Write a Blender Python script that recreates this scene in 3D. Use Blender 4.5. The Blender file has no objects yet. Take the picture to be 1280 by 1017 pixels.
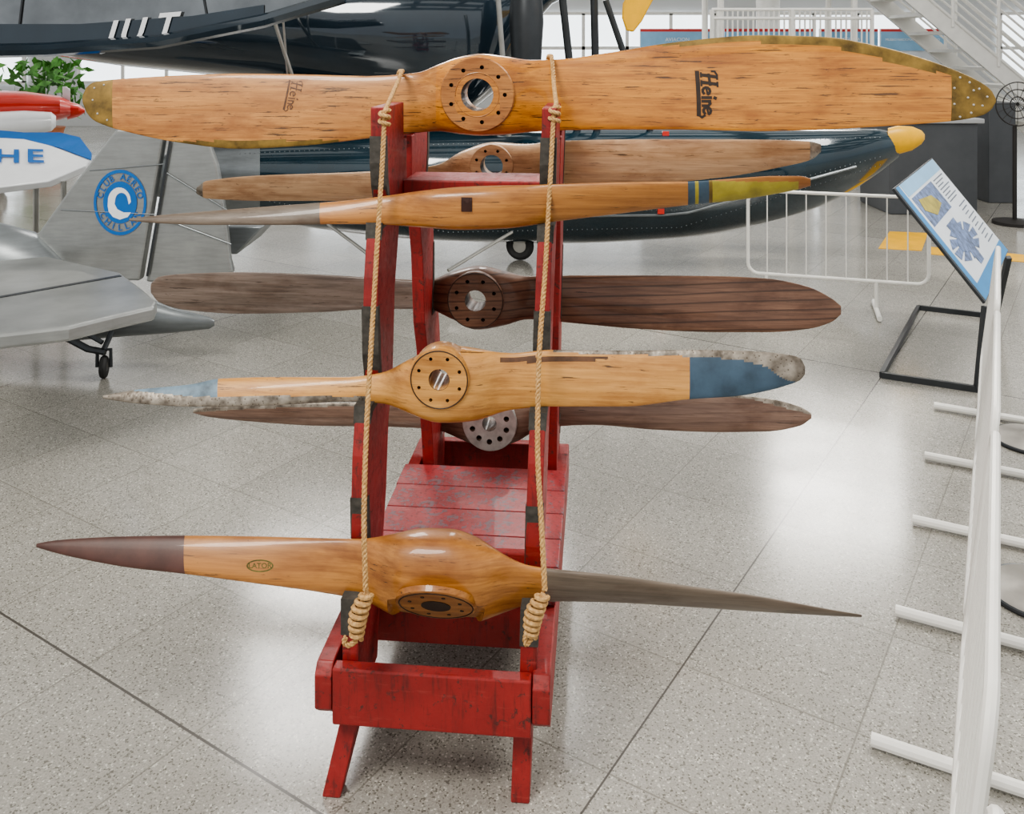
import bpy, bmesh, math, random
import numpy as np
from mathutils import Vector, Matrix
from mathutils.bvhtree import BVHTree
random.seed(3)
F=1145.0; H=1.7; HY=60.0
scene=bpy.context.scene; coll=scene.collection
try: scene.view_settings.look='AgX - Medium High Contrast'
except Exception: pass
def V(*a): return Vector(a)
def P(px,py,D): return Vector(((px-640)*D/F, D, H-(py-HY)*D/F))
def G(px,py,z=0.0):
    return P(px,py,(H-z)*F/(py-HY))
# ---------------------------------------------------------------- materials
class NT:
    def __init__(s,name):
        s.m=bpy.data.materials.new(name); s.m.use_nodes=True
        s.t=s.m.node_tree; s.n=s.t.nodes; s.l=s.t.links
        s.b=s.n['Principled BSDF']
    def N(s,t,**k):
        n=s.n.new(t)
        for a,b in k.items(): setattr(n,a,b)
        return n
    def L(s,a,b): s.l.new(a,b)
    def coord(s,scale=(1,1,1),rot=(0,0,0)):
        tc=s.N('ShaderNodeTexCoord'); mp=s.N('ShaderNodeMapping')
        mp.inputs['Scale'].default_value=scale; mp.inputs['Rotation'].default_value=rot
        s.L(tc.outputs['Object'],mp.inputs[0]); return mp.outputs[0]
    def noise(s,co,scale,detail=4,rough=.5,dist=0):
        n=s.N('ShaderNodeTexNoise'); n.inputs['Scale'].default_value=scale; n.inputs['Detail'].default_value=detail
        n.inputs['Roughness'].default_value=rough; n.inputs['Distortion'].default_value=dist
        s.L(co,n.inputs['Vector']); return n.outputs['Fac']
    def ramp(s,fac,stops):
        r=s.N('ShaderNodeValToRGB'); e=r.color_ramp.elements
        while len(e)<len(stops): e.new(.5)
        for i,(p,c) in enumerate(stops):
            e[i].position=p; e[i].color=(c[0],c[1],c[2],1) if not isinstance(c,(int,float)) else (c,c,c,1)
        s.L(fac,r.inputs[0]); return r.outputs[0]
    def mix(s,a,b,fac,mode='MIX'):
        m=s.N('ShaderNodeMix'); m.data_type='RGBA'; m.blend_type=mode
        for sock,val in ((m.inputs[0],fac),(m.inputs[6],a),(m.inputs[7],b)):
            if isinstance(val,(int,float)): sock.default_value=val
            elif isinstance(val,tuple): sock.default_value=(val[0],val[1],val[2],1)
            else: s.L(val,sock)
        return m.outputs[2]
    def math(s,op,a,b=0.0,c=0.0):
        m=s.N('ShaderNodeMath'); m.operation=op
        for sock,val in zip(m.inputs,(a,b,c)):
            if isinstance(val,(int,float)): sock.default_value=val
            else: s.L(val,sock)
        return m.outputs[0]
    def bump(s,h,strength,dist=.002):
        b=s.N('ShaderNodeBump'); b.inputs['Strength'].default_value=strength; b.inputs['Distance'].default_value=dist
        s.L(h,b.inputs['Height']); s.L(b.outputs[0],s.b.inputs['Normal'])
    def set(s,col=None,rough=None,metal=None,coat=None):
        for nm,v in (('Base Color',col),('Roughness',rough),('Metallic',metal),('Coat Weight',coat)):
            if v is None: continue
            if isinstance(v,(int,float)): s.b.inputs[nm].default_value=v
            elif isinstance(v,tuple): s.b.inputs[nm].default_value=(v[0],v[1],v[2],1)
            else: s.L(v,s.b.inputs[nm])
        return s.m
def simple(name,c,rough=.5,metal=0,var=.15,sc=6,coat=0):
    t=NT(name); co=t.coord()
    n=t.noise(co,sc,5,.6)
    d=tuple(x*(1-var) for x in c); l=tuple(min(1,x*(1+var)) for x in c)
    col=t.ramp(n,[(.3,d),(.7,l)])
    t.bump(t.noise(co,sc*20,3),.05)
    return t.set(col,rough,metal,coat)
def wood(name,lo,hi,dark=(.03,.015,.008),rough=.34,coat=.3,scr=.64,zs=28,lam=0.0):
    t=NT(name); co=t.coord((1.0,9,zs)); co1=t.coord()
    g=t.noise(co,2.6,9,.68,.5)
    col=t.ramp(g,[(.30,lo),(.5,tuple((a+b)/2 for a,b in zip(lo,hi))),(.70,hi)])
    blot=t.noise(t.coord((1.4,2,4)),3.2,5,.62,.3)
    col=t.mix(col,t.ramp(blot,[(.34,(.55,.42,.33)),(.54,(1,1,1))]),.8,'MULTIPLY')
    fine=t.noise(t.coord((3,40,150)),2.0,4,.6)
    col=t.mix(col,t.ramp(fine,[(.35,(.76,.68,.62)),(.6,(1,1,1))]),.5,'MULTIPLY')
    if lam:
        w=t.N('ShaderNodeTexWave'); w.wave_type='BANDS'; w.bands_direction='Z'
        w.inputs['Scale'].default_value=11; w.inputs['Distortion'].default_value=1.2; w.inputs['Detail'].default_value=2; w.inputs['Detail Scale'].default_value=.6
        t.L(t.coord((.35,1,1),(0,.14,0)),w.inputs['Vector'])
        col=t.mix(col,t.ramp(w.outputs['Fac'],[(0,(.30,.24,.20)),(.14,(1,1,1))]),lam,'MULTIPLY')
    s=t.noise(t.coord((14,30,60)),1.5,5,.7,.4)
    col=t.mix(col,dark,t.ramp(s,[(scr+.035,0),(scr+.07,.8)]))
    s2=t.noise(t.coord((2.0,10,50),(0,.35,0)),3,6,.65,.3)
    col=t.mix(col,dark,t.ramp(s2,[(scr+.005,0),(scr+.025,.85)]))
    s3=t.noise(t.coord((1.6,10,50),(0,-.25,0)),2.6,6,.65,.3)
    col=t.mix(col,dark,t.ramp(s3,[(scr+.02,0),(scr+.035,.8)]))
    t.bump(g,.12)
    return t.set(col,t.ramp(blot,[(.3,rough+.14),(.7,rough)]),0,coat)
M={}
M['heine']=wood('varnished_orange_wood',(.38,.14,.022),(.70,.31,.05),scr=.605,rough=.28,coat=.5)
M['heine_side']=wood('pale_brown_wood',(.34,.135,.03),(.62,.30,.085),scr=.60)
M['heine_hub']=wood('aged_hub_wood',(.30,.12,.03),(.56,.26,.075),scr=.60)
M['amber']=wood('amber_wood',(.42,.19,.045),(.70,.38,.12),scr=.63)
M['amber_d']=simple('bare_worn_wood_strip',(.10,.045,.02),.6,0,.5,25)
M['honey']=wood('honey_wood',(.27,.105,.024),(.52,.24,.065),scr=.63)
M['tan']=wood('tan_wood',(.36,.215,.11),(.64,.43,.25),scr=.63,rough=.45)
M['brown']=wood('dark_brown_wood',(.095,.045,.026),(.235,.125,.075),scr=.64,rough=.38,lam=.85)
M['brown_glare']=wood('brown_wood_painted_glare',(.10,.072,.056),(.28,.22,.185),scr=.63,rough=.34)  # greyish glare on the dark brown blade, put into the wood colour
M['greybrown']=wood('grey_brown_wood',(.12,.068,.05),(.28,.18,.13),scr=.65,rough=.4,lam=.3)
M['duskgrey']=wood('grey_dusky_wood',(.085,.065,.048),(.19,.15,.115),scr=.64,rough=.4)
M['maroon']=simple('maroon_paint',(.075,.03,.022),.4,0,.35,10,.2)
M['olive']=simple('olive_brass_sheath',(.19,.12,.03),.45,.3,.6,18)
M['badge']=simple('faded_green_transfer',(.13,.12,.035),.5,0,.6,50)
M['yellowgreen']=simple('olive_yellow_paint',(.34,.28,.04),.45,0,.35,14)
M['black']=simple('black_paint',(.015,.013,.012),.5)
M['blue_paint']=simple('slate_blue_paint',(.045,.078,.115),.4,0,.35,14)
M['lightblue']=simple('faded_blue_paint',(.14,.20,.25),.45,0,.5,22)
M['logo']=simple('lettering_black',(.025,.013,.007),.5,0,.4,40)
M['logof']=simple('faded_lettering',(.11,.045,.018),.5,0,.6,60)
M['hole']=simple('bore_dark',(.03,.018,.012),.6)
M['alum']=simple('dull_aluminium',(.50,.49,.46),.35,.5,.25,30)
def speck():
    t=NT('worn_riveted_sheet_metal'); co=t.coord()
    v=t.N('ShaderNodeTexVoronoi'); v.inputs['Scale'].default_value=110; t.L(co,v.inputs['Vector'])
    n=t.noise(co,30,4)
    col=t.mix(t.ramp(n,[(.35,(.12,.10,.08)),(.65,(.36,.32,.27))]),(.07,.05,.035),t.ramp(v.outputs['Distance'],[(.15,.8),(.25,0)]))
    t.bump(v.outputs['Distance'],.3)
    return t.set(col,.42,.5)
M['sheath']=speck()
def redp(name,a,b,w,lo=.57):
    t=NT(name); co=t.coord()
    n=t.noise(co,7,6,.65); col=t.ramp(n,[(.3,a),(.7,b)])
    s=t.noise(t.coord((1,1,1)),30,7,.78,.5)
    col=t.mix(col,w,t.ramp(s,[(lo,0),(lo+.04,.9)]))
    s3=t.noise(t.coord((26,26,3)),3,5,.7)
    col=t.mix(col,(.09,.012,.010),t.ramp(s3,[(.52,0),(.68,.75)]))
    s5=t.noise(t.coord((3,26,26)),3,5,.7)
    col=t.mix(col,(.38,.07,.06),t.ramp(s5,[(.58,0),(.72,.5)]))
    t.bump(s,.3); return t.set(col,t.ramp(s,[(.3,.38),(.6,.65)]),0,.05)
M['red']=redp('chipped_red_paint',(.19,.012,.011),(.32,.024,.020),(.06,.022,.018),.575)
M['redbench']=redp('worn_red_bench_paint',(.19,.016,.018),(.34,.035,.038),(.13,.105,.12),.525)
M['pad']=simple('grey_rubber_padding',(.055,.05,.043),.8,0,.5,40)
def ropem():
    t=NT('manila_rope'); n=t.noise(t.coord(),160,4)
    t.bump(n,.4,.001); return t.set(t.ramp(n,[(.3,(.34,.18,.06)),(.7,(.62,.40,.18))]),.8)
M['rope']=ropem()
M['white']=simple('white_enamel',(.74,.73,.69),.35,0,.06,8)
M['steel']=simple('brushed_steel',(.42,.41,.38),.28,.9,.1,8)
M['steeld']=simple('satin_steel',(.42,.40,.37),.36,.8,.15,8)
def silverm(nm,c):
    t=NT(nm); n=t.noise(t.coord((1,1,1)),2.5,5,.6); n2=t.noise(t.coord((4,4,30)),2,4,.6)
    col=t.ramp(n,[(.3,tuple(x*.8 for x in c)),(.7,tuple(x*1.15 for x in c))])
    col=t.mix(col,t.ramp(n2,[(.35,(.8,.8,.8)),(.6,(1,1,1))]),.6,'MULTIPLY')
    return t.set(col,.34,.5)
M['silver']=silverm('silver_dope_paint',(.31,.32,.315))
M['silverd']=silverm('grey_dope_paint',(.22,.24,.25))
M['navy']=simple('gloss_navy_paint',(.010,.030,.044),.12,.1,.35,2,.8)
M['navyw']=simple('gloss_black_wing_paint',(.016,.028,.040),.08,.2,.3,2,1)
M['wingu']=simple('polished_wing_underside',(.21,.22,.225),.13,.9,.25,3,.5)
M['yellow']=simple('yellow_paint',(.78,.42,.015),.4)
M['redgloss']=simple('gloss_red_paint',(.60,.03,.015),.3,0,.1,4,.4)
M['whitegloss']=simple('gloss_white_paint',(.80,.82,.84),.25,0,.05,4,.3)
M['bluegloss']=simple('gloss_blue_paint',(.015,.13,.42),.3,0,.1)
M['tyre']=simple('tyre_rubber',(.025,.025,.025),.7)
M['darkmetal']=simple('dark_metal',(.05,.055,.06),.4,.5)
M['counter']=simple('dark_grey_laminate',(.07,.075,.082),.4,0,.1)
M['counter_l']=simple('light_grey_laminate',(.36,.37,.38),.5,0,.06)
M['poster_white']=simple('printed_white',(.62,.66,.70),.4,0,.05)
M['poster_blue']=simple('printed_blue',(.02,.20,.45),.4,0,.08)
M['poster_lightblue']=simple('printed_light_blue',(.22,.42,.62),.4,0,.08)
M['poster_red']=simple('printed_red',(.5,.04,.04),.4,0,.08)
M['poster_photo']=simple('printed_photo_grey',(.10,.15,.28),.4,0,.85,30)
M['ink']=simple('printed_ink',(.12,.14,.18),.5)
M['wall']=simple('pale_wall_paint',(.55,.56,.56),.7,0,.05,1)
M['ceil']=simple('ceiling_beam_paint',(.34,.345,.35),.7,0,.05,1)
M['leaf']=simple('leaf_green',(.09,.26,.05),.5,0,.5,9)
M['terracotta']=simple('terracotta',(.35,.13,.06),.7)
t=NT('window_glass_bright'); t.b.inputs['Emission Color'].default_value=(.9,.96,1,1); t.b.inputs['Emission Strength'].default_value=2.2; t.set(t.ramp(t.noise(t.coord(),1.2,3),[(.3,(.5,.6,.65)),(.7,(.9,.95,1))]),.2); M['glass']=t.m
def floorm():
    t=NT('polished_terrazzo_tiles'); 
    geo=t.N('ShaderNodeNewGeometry'); pos=geo.outputs['Position']
    sp=t.N('ShaderNodeSeparateXYZ'); t.L(pos,sp.inputs[0]); X,Y=sp.outputs[0],sp.outputs[1]
    a=t.math('ADD',t.math('MULTIPLY',X,.545),t.math('MULTIPLY',Y,.839))
    b=t.math('ADD',t.math('MULTIPLY',X,.839),t.math('MULTIPLY',Y,-.545))
    def lines(c,off,per,w):
        q=t.math('DIVIDE',t.math('SUBTRACT',c,off),per)
        fr=t.math('ABSOLUTE',t.math('SUBTRACT',q,t.math('ROUND',q)))
        return t.math('LESS_THAN',fr,w/per)
    l1=lines(a,1.475,.45,.0022); l2=lines(b,-.98,.46,.0022)
    big=t.math('MAXIMUM',lines(a,1.475,3.6,.0038),lines(b,-.98,3.68,.0026))
    fa=t.math('FLOOR',t.math('DIVIDE',t.math('SUBTRACT',a,1.475),.45)); fb=t.math('FLOOR',t.math('DIVIDE',t.math('SUBTRACT',b,-.98),.46))
    cm=t.N('ShaderNodeCombineXYZ'); t.L(fa,cm.inputs[0]); t.L(fb,cm.inputs[1])
    wn=t.N('ShaderNodeTexWhiteNoise'); wn.noise_dimensions='3D'; t.L(cm.outputs[0],wn.inputs['Vector'])
    n=t.noise(pos,190,5,.75); n2=t.noise(pos,1.3,5,.6)
    v=t.N('ShaderNodeTexVoronoi'); v.inputs['Scale'].default_value=230; t.L(pos,v.inputs['Vector'])
    vs=t.N('ShaderNodeSeparateColor'); t.L(v.outputs['Color'],vs.inputs[0])
    col=t.ramp(n,[(.32,(.235,.225,.20)),(.5,(.34,.33,.30)),(.68,(.44,.425,.39))])
    col=t.mix(col,t.ramp(vs.outputs[0],[(.08,(.30,.29,.26)),(.16,(1,1,1))]),.75,'MULTIPLY')
    col=t.mix(col,(.66,.64,.58),t.ramp(vs.outputs[1],[(.92,0),(.96,.7)]))
    col=t.mix(col,t.ramp(wn.outputs['Value'],[(0,(.85,.85,.84)),(1,(1,1,1))]),.8,'MULTIPLY')
    col=t.mix(col,t.ramp(n2,[(.3,(.84,.83,.81)),(.7,(1,1,1))]),.8,'MULTIPLY')
    col=t.mix(col,(.15,.14,.12),t.math('MULTIPLY',t.math('MAXIMUM',l1,l2),.7))
    col=t.mix(col,(.05,.045,.04),t.math('MULTIPLY',big,.85))
    t.set(col,t.ramp(n2,[(.3,.23),(.7,.11)])); t.b.inputs['Specular IOR Level'].default_value=.75
    return t.m
M['floor']=floorm()
# ---------------------------------------------------------------- mesh builder
class B:
    def __init__(s): s.v=[];s.f=[];s.m=[]
    def add(s,vs,fs,mi=0):
        o=len(s.v); s.v+= [Vector(v) for v in vs]; s.f+=[tuple(i+o for i in f) for f in fs]
        s.m+= (mi if isinstance(mi,list) else [mi]*len(fs))
        return s
    def hexa(s,p,mi=0):
        return s.add(p,[(0,1,2,3),(7,6,5,4),(0,4,5,1),(1,5,6,2),(2,6,7,3),(3,7,4,0)],mi)
    def box(s,c,sz,R=None,mi=0):
        c=Vector(c); h=[x/2 for x in sz]; pts=[]
        for z in (-1,1):
            for x,y in ((-1,-1),(1,-1),(1,1),(-1,1)):
                q=Vector((x*h[0],y*h[1],z*h[2])); 
                if R: q=R@q
                pts.append(c+q)
        return s.hexa(pts,mi)
    def beam(s,p1,p2,w,h,up=Vector((0,0,1)),mi=0):
        p1=Vector(p1);p2=Vector(p2); d=(p2-p1).normalized(); x=d.cross(up)
        if x.length<1e-4: x=d.cross(Vector((0,1,0)))
        x.normalize(); y=x.cross(d)
        pts=[]
        for p in (p1,p2):
            for a,b in ((-1,-1),(1,-1),(1,1),(-1,1)): pts.append(p+x*a*w/2+y*b*h/2)
        return s.hexa(pts,mi)
    def prism(s,pts,vec,mi=0):
        n=len(pts); vec=Vector(vec); vs=[Vector(p) for p in pts]+[Vector(p)+vec for p in pts]
        fs=[tuple(range(n)),tuple(reversed(range(n,2*n)))]+[(i,i+n,(i+1)%n+n,(i+1)%n) for i in range(n)]
        return s.add(vs,fs,mi)
    def rings(s,rs,closed=False,cap=True,mi=0):
        n=len(rs[0]); o=[];fs=[];mm=[]
        for r in rs: o+=list(r)
        k=len(rs); rng=range(k if closed else k-1)
        for i in rng:
            j=(i+1)%k
            for a in range(n):
                b=(a+1)%n
                fs.append((i*n+a,i*n+b,j*n+b,j*n+a)); mm.append(mi(i,a) if callable(mi) else mi)
        if cap and not closed:
            fs.append(tuple(reversed(range(n)))); mm.append(mi(0,0) if callable(mi) else mi)
            fs.append(tuple(range((k-1)*n,k*n))); mm.append(mi(k-2,0) if callable(mi) else mi)
        return s.add(o,fs,mm)
    def tube(s,path,r,n=8,closed=False,mi=0):
        path=[Vector(p) for p in path]; k=len(path); rs=[]; prev=None
        for i,p in enumerate(path):
            if closed: d=path[(i+1)%k]-path[i-1]
            else: d=path[min(i+1,k-1)]-path[max(i-1,0)]
            d.normalize()
            if prev is None:
                a=Vector((0,0,1)) if abs(d.z)<.9 else Vector((1,0,0)); x=d.cross(a).normalized()
            else:
                x=prev-d*prev.dot(d); x.normalize()
            prev=x; y=d.cross(x); rr=r[i] if isinstance(r,(list,tuple)) else r
            rs.append([p+x*math.cos(2*math.pi*j/n)*rr+y*math.sin(2*math.pi*j/n)*rr for j in range(n)])
        return s.rings(rs,closed,True,mi)
    def lathe(s,c,ax,prof,n=32,mi=0,cap=True):
        c=Vector(c); d=Vector(ax).normalized(); a=Vector((0,0,1)) if abs(d.z)<.9 else Vector((1,0,0))
        x=d.cross(a).normalized(); y=d.cross(x)
        rs=[[c+d*h+x*math.cos(2*math.pi*j/n)*r+y*math.sin(2*math.pi*j/n)*r for j in range(n)] for r,h in prof]
        return s.rings(rs,False,cap,mi)
    def torus(s,c,ax,R,r,n=32,m=10,mi=0):
        c=Vector(c); d=Vector(ax).normalized(); a=Vector((0,0,1)) if abs(d.z)<.9 else Vector((1,0,0))
        x=d.cross(a).normalized(); y=d.cross(x)
        return s.tube([c+x*math.cos(2*math.pi*j/n)*R+y*math.sin(2*math.pi*j/n)*R for j in range(n)],r,m,True,mi)
    def ball(s,c,r,n=14,mi=0):
        c=Vector(c); r=(r,r,r) if isinstance(r,(int,float)) else r; rs=[]
        for i in range(1,n):
            ph=math.pi*i/n
            rs.append([c+Vector((r[0]*math.sin(ph)*math.cos(2*math.pi*j/n),r[1]*math.sin(ph)*math.sin(2*math.pi*j/n),-r[2]*math.cos(ph))) for j in range(n)])
        return s.rings(rs,False,True,mi)
    def done(s,name,mats,parent=None,bevel=0,smooth=True,top=None,kind=None,group=None,label=None,ang=35,origin=None):
        me=bpy.data.meshes.new(name)
        c=Vector(origin) if origin is not None else sum(s.v,Vector())/len(s.v)
        me.from_pydata([v-c for v in s.v],[],s.f)
        if not isinstance(mats,(list,tuple)): mats=[mats]
        for m in mats: me.materials.append(M[m] if isinstance(m,str) else m)
        for p,mi in zip(me.polygons,s.m): p.material_index=mi
        bm=bmesh.new(); bm.from_mesh(me); bmesh.ops.recalc_face_normals(bm,faces=bm.faces); bm.to_mesh(me); bm.free()
        if smooth:
            for p in me.polygons: p.use_smooth=True
            me.set_sharp_from_angle(angle=math.radians(ang))
        ob=bpy.data.objects.new(name,me); coll.objects.link(ob)
        if parent: ob.parent=parent; ob.location=c-wloc(parent)
        else: ob.location=c
        if bevel:
            md=ob.modifiers.new('bevel','BEVEL'); md.width=bevel; md.segments=2; md.limit_method='ANGLE'; md.angle_limit=math.radians(40)
        if top: ob['label'],ob['category']=top
        if kind: ob['kind']=kind
        if group: ob['group']=group
        if label: ob['label']=label
        return ob
def wloc(o):
    l=Vector(o.location); p=o.parent
    while p: l=l+Vector(p.location); p=p.parent
    return l
def thing(name,label,cat,loc,group=None):
    e=bpy.data.objects.new(name,None); e.empty_display_size=.1; e.location=loc; coll.objects.link(e)
    e['label']=label; e['category']=cat
    if group: e['group']=group
    return e
def bvh_of(b): return BVHTree.FromPolygons([tuple(v) for v in b.v],b.f)
def textmesh(s,size,extr=0,offset=0):
    cu=bpy.data.curves.new('t','FONT'); cu.body=s; cu.size=size; cu.align_x='CENTER'; cu.align_y='CENTER'; cu.extrude=extr; cu.resolution_u=3; cu.offset=offset
    ob=bpy.data.objects.new('t',cu); coll.objects.link(ob); dg=bpy.context.evaluated_depsgraph_get()
    me=bpy.data.meshes.new_from_object(ob.evaluated_get(dg)); vs=[v.co.copy() for v in me.vertices]; fs=[tuple(p.vertices) for p in me.polygons]
    bpy.data.objects.remove(ob); bpy.data.curves.remove(cu); bpy.data.meshes.remove(me)
    return vs,fs
def textb(b,s,size,o,xd,yd,mi=0,shear=0,offset=0,ys=1):
    vs,fs=textmesh(s,size,0,offset); o=Vector(o);xd=Vector(xd);yd=Vector(yd)
    b.add([o+xd*(v.x+shear*v.y)+yd*v.y*ys for v in vs],fs,mi)
def subdivide(b,cuts_len):
    bm=bmesh.new(); vs=[bm.verts.new(v) for v in b.v]
    for f in b.f:
        try: bm.faces.new([vs[i] for i in f])
        except: pass
    bmesh.ops.triangulate(bm,faces=bm.faces)
    for _ in range(5):
        es=[e for e in bm.edges if e.calc_length()>cuts_len]
        if not es: break
        bmesh.ops.subdivide_edges(bm,edges=es,cuts=1); bmesh.ops.triangulate(bm,faces=bm.faces)
    bm.verts.index_update(); r=B(); r.v=[v.co.copy() for v in bm.verts]; r.f=[tuple(v.index for v in f.verts) for f in bm.faces]; r.m=[0]*len(r.f); bm.free(); return r
def project(b,bvh,d=Vector((0,1,0)),off=.0012,cl=.02):
    r=subdivide(b,cl)
    for i,v in enumerate(r.v):
        h=bvh.ray_cast(v-d*.6,d)
        if h[0] is not None: r.v[i]=h[0]-d*off
    return r
# ---------------------------------------------------------------- camera / light
cd=bpy.data.cameras.new('camera'); cam=bpy.data.objects.new('camera',cd); coll.objects.link(cam)
cam.location=(0,0,H); cam.rotation_euler=(math.pi/2,0,0); cd.sensor_width=36; cd.lens=36*F/1280; cd.shift_y=-(508.5-HY)/1280; cd.clip_end=200
scene.camera=cam
w=bpy.data.worlds.new('world'); scene.world=w; w.use_nodes=True
bg=w.node_tree.nodes['Background']; 
tcw=w.node_tree.nodes.new('ShaderNodeTexCoord'); spw=w.node_tree.nodes.new('ShaderNodeSeparateXYZ'); rw=w.node_tree.nodes.new('ShaderNodeValToRGB')
w.node_tree.links.new(tcw.outputs['Generated'],spw.inputs[0]); w.node_tree.links.new(spw.outputs[2],rw.inputs[0])
rw.color_ramp.elements[0].position=0; rw.color_ramp.elements[0].color=(.60,.63,.66,1)
rw.color_ramp.elements[1].position=.5; rw.color_ramp.elements[1].color=(1,.975,.93,1)
w.node_tree.links.new(rw.outputs[0],bg.inputs[0]); bg.inputs[1].default_value=1.2
def area(loc,target,sx,sy,pw,col=(1,1,1)):
    l=bpy.data.lights.new('skylight','AREA'); l.shape='RECTANGLE'; l.size=sx; l.size_y=sy; l.energy=pw; l.color=col
    o=bpy.data.objects.new('skylight',l); coll.objects.link(o); o.location=loc; o.rotation_euler=(Vector(target)-Vector(loc)).to_track_quat('-Z','Y').to_euler(); return o
area((-2.5,-1,6.3),(0,3,.6),2.2,2.2,430,(1,.96,.89))
area((4.5,5,6.3),(0,3,.5),3,2.5,440,(1,.97,.92))
area((-2.6,12,6.4),(-.5,3,0),1.6,3.6,320,(1,.97,.93))
area((.2,12.6,6.4),(.2,3,0),.9,3.6,170,(1,.97,.93))
area((6,17,6.4),(2,6,0),2.2,3,360,(1,.96,.9))
def spot(loc,tgt,ang,pw,blend=.5):
    l=bpy.data.lights.new('sun_patch_spot','SPOT'); l.energy=pw; l.spot_size=math.radians(ang); l.spot_blend=blend; l.color=(1,.95,.85); l.shadow_soft_size=.05
    o=bpy.data.objects.new('sun_patch_spot',l); coll.objects.link(o); o.location=loc; o.rotation_euler=(Vector(tgt)-Vector(loc)).to_track_quat('-Z','Y').to_euler()
# ---------------------------------------------------------------- shell
b=B(); b.hexa([V(-16,-5,-.1),V(16,-5,-.1),V(16,20,-.1),V(-16,20,-.1),V(-16,-5,0),V(16,-5,0),V(16,20,0),V(-16,20,0)]); b.done('floor','floor',kind='structure',smooth=False,origin=(0,0,0))
b=B(); b.box((0,20.1,1.4),(32,.2,2.8)); b.done('wall_back','wall',kind='structure',smooth=False)
b=B()
for i in range(12): b.box((0,-4.2+i*2.2,7.2),(32,.9,.3))
for i in range(9): b.box((-15.5+i*3.9,7.5,7.5),(.5,25,.3))
b.done('ceiling','ceil',kind='structure',smooth=False)
for i in range(6):
    x=-12.5+i*5
    b=B(); b.box((x,19.95,1.7),(3.8,.06,1.5),mi=0)
    for k in range(5): b.box((x-1.9+k*.95,19.9,1.7),(.07,.06,1.5),mi=1)
    for z in (.95,1.7,2.45): b.box((x,19.9,z),(3.87,.06,.07),mi=1)
    b.done('window_%d'%(i+1),['glass','white'],kind='structure',smooth=False)
for q in ([(1112,289),(1160,291),(1152,313),(1098,310)],[(1160,308),(1280,318),(1280,327),(1160,317)]):
    pts=[G(x,y,.004) for x,y in q]
    b=B(); b.prism([p-V(0,0,.0035) for p in pts],(0,0,.0035)); b.done('floor_marking_strip','yellow',top=('yellow tactile guide strip on terrazzo floor','floor marking'),smooth=False)
# ---------------------------------------------------------------- rack
def R(u,D,wz):
    return Vector((-.183+(D-2.05)*.0963+u*.9954, D-u*.096, wz))
rack=thing('propeller_rack','red-painted wooden A-frame rack holding seven old propellers','display rack',R(0,2.67,0))
def uL(wz): return -.212-.004*wz
def uR(wz): return .190+.026*wz
TH=.038
def sideprism(prof,ufn,th=TH,ex=0):
    b=B(); n=len(prof); A=[R(ufn(w_)-ex,D_,w_) for D_,w_ in prof]; C=[R(ufn(w_)+th+ex,D_,w_) for D_,w_ in prof]
    vs=A+C; fs=[tuple(range(n)),tuple(reversed(range(n,2*n)))]+[(i,i+n,(i+1)%n+n,(i+1)%n) for i in range(n)]
    return b.add(vs,fs)
post=[(2.09,.18),(2.09,.43),(2.19,.43),(2.17,.53),(2.17,.62),(2.18,.72),(2.21,.826),(2.31,.826),(2.288,.93),(2.283,1.02),(2.295,1.12),(2.33,1.248),(2.42,1.248),(2.385,1.33),(2.37,1.40),(2.37,1.546),(2.60,1.546),(2.60,1.44),(2.64,1.44),(2.64,1.30),(2.56,1.27),(2.48,1.05),(2.45,.826),(2.40,.72),(2.37,.55),(2.33,.43),(2.27,.18)]
mir=lambda pr:[(5.35-D_,w_) for D_,w_ in pr]
pads=[[(2.087,.35),(2.087,.433),(2.193,.433),(2.173,.53),(2.168,.625),(2.19,.625),(2.20,.53),(2.205,.42),(2.115,.415),(2.115,.35)],
      [(2.20,.79),(2.207,.83),(2.313,.83),(2.285,.93),(2.280,1.05),(2.30,1.05),(2.31,.93),(2.33,.815),(2.23,.81)],
      [(2.32,1.21),(2.327,1.252),(2.423,1.252),(2.38,1.34),(2.366,1.40),(2.366,1.47),(2.39,1.47),(2.40,1.36),(2.44,1.24),(2.34,1.235)]]
for fn,mm in ((uL,'l'),(uR,'r')):
    for pr in (post,mir(post)):
        sideprism(pr,fn).done('post','red',rack,bevel=.003,smooth=False)
    for pd in pads:
        for pr in (pd,mir(pd)):
            sideprism(pr,fn,ex=.002).done('padding','pad',rack,smooth=False,label='grey rubber padding strip')
def rbox(u0,u1,D0,D1,w0,w1,name,mat,bev=.004):
    b=B(); b.hexa([R(u0,D0,w0),R(u1,D0,w0),R(u1,D1,w0),R(u0,D1,w0),R(u0,D0,w1),R(u1,D0,w1),R(u1,D1,w1),R(u0,D1,w1)]); return b.done(name,mat,rack,bevel=bev,smooth=False)
for s in (-1,1):
    b=B(); u0,u1=sorted((s*.268,s*.228))
    prof=[(2.055,.20),(2.055,.275),(2.075,.297),(3.275,.297),(3.295,.275),(3.295,.2),(3.27,.178),(2.08,.178)]
    A=[R(u0,D_,w_) for D_,w_ in prof]; b.prism(A,R(u1,0,0)-R(u0,0,0)); b.done('side_rail','red',rack,bevel=.003,smooth=False)
rbox(-.226,.226,2.052,2.086,.168,.295,'end_board','red'); rbox(-.226,.226,3.262,3.300,.168,.295,'end_board','red')
rbox(-.226,.226,2.335,2.365,.178,.30,'cross_board','red'); rbox(-.226,.226,2.985,3.015,.178,.30,'cross_board','red')
nb=5; 
for i in range(nb):
    d0=2.325+(3.03-2.325)*i/nb; d1=2.325+(3.03-2.325)*(i+1)/nb-.004
    rbox(-.262-random.uniform(0,.006),.264+random.uniform(0,.006),d0,d1,.300,.318-random.uniform(0,.002),'bench_plank','redbench',.002)
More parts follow.
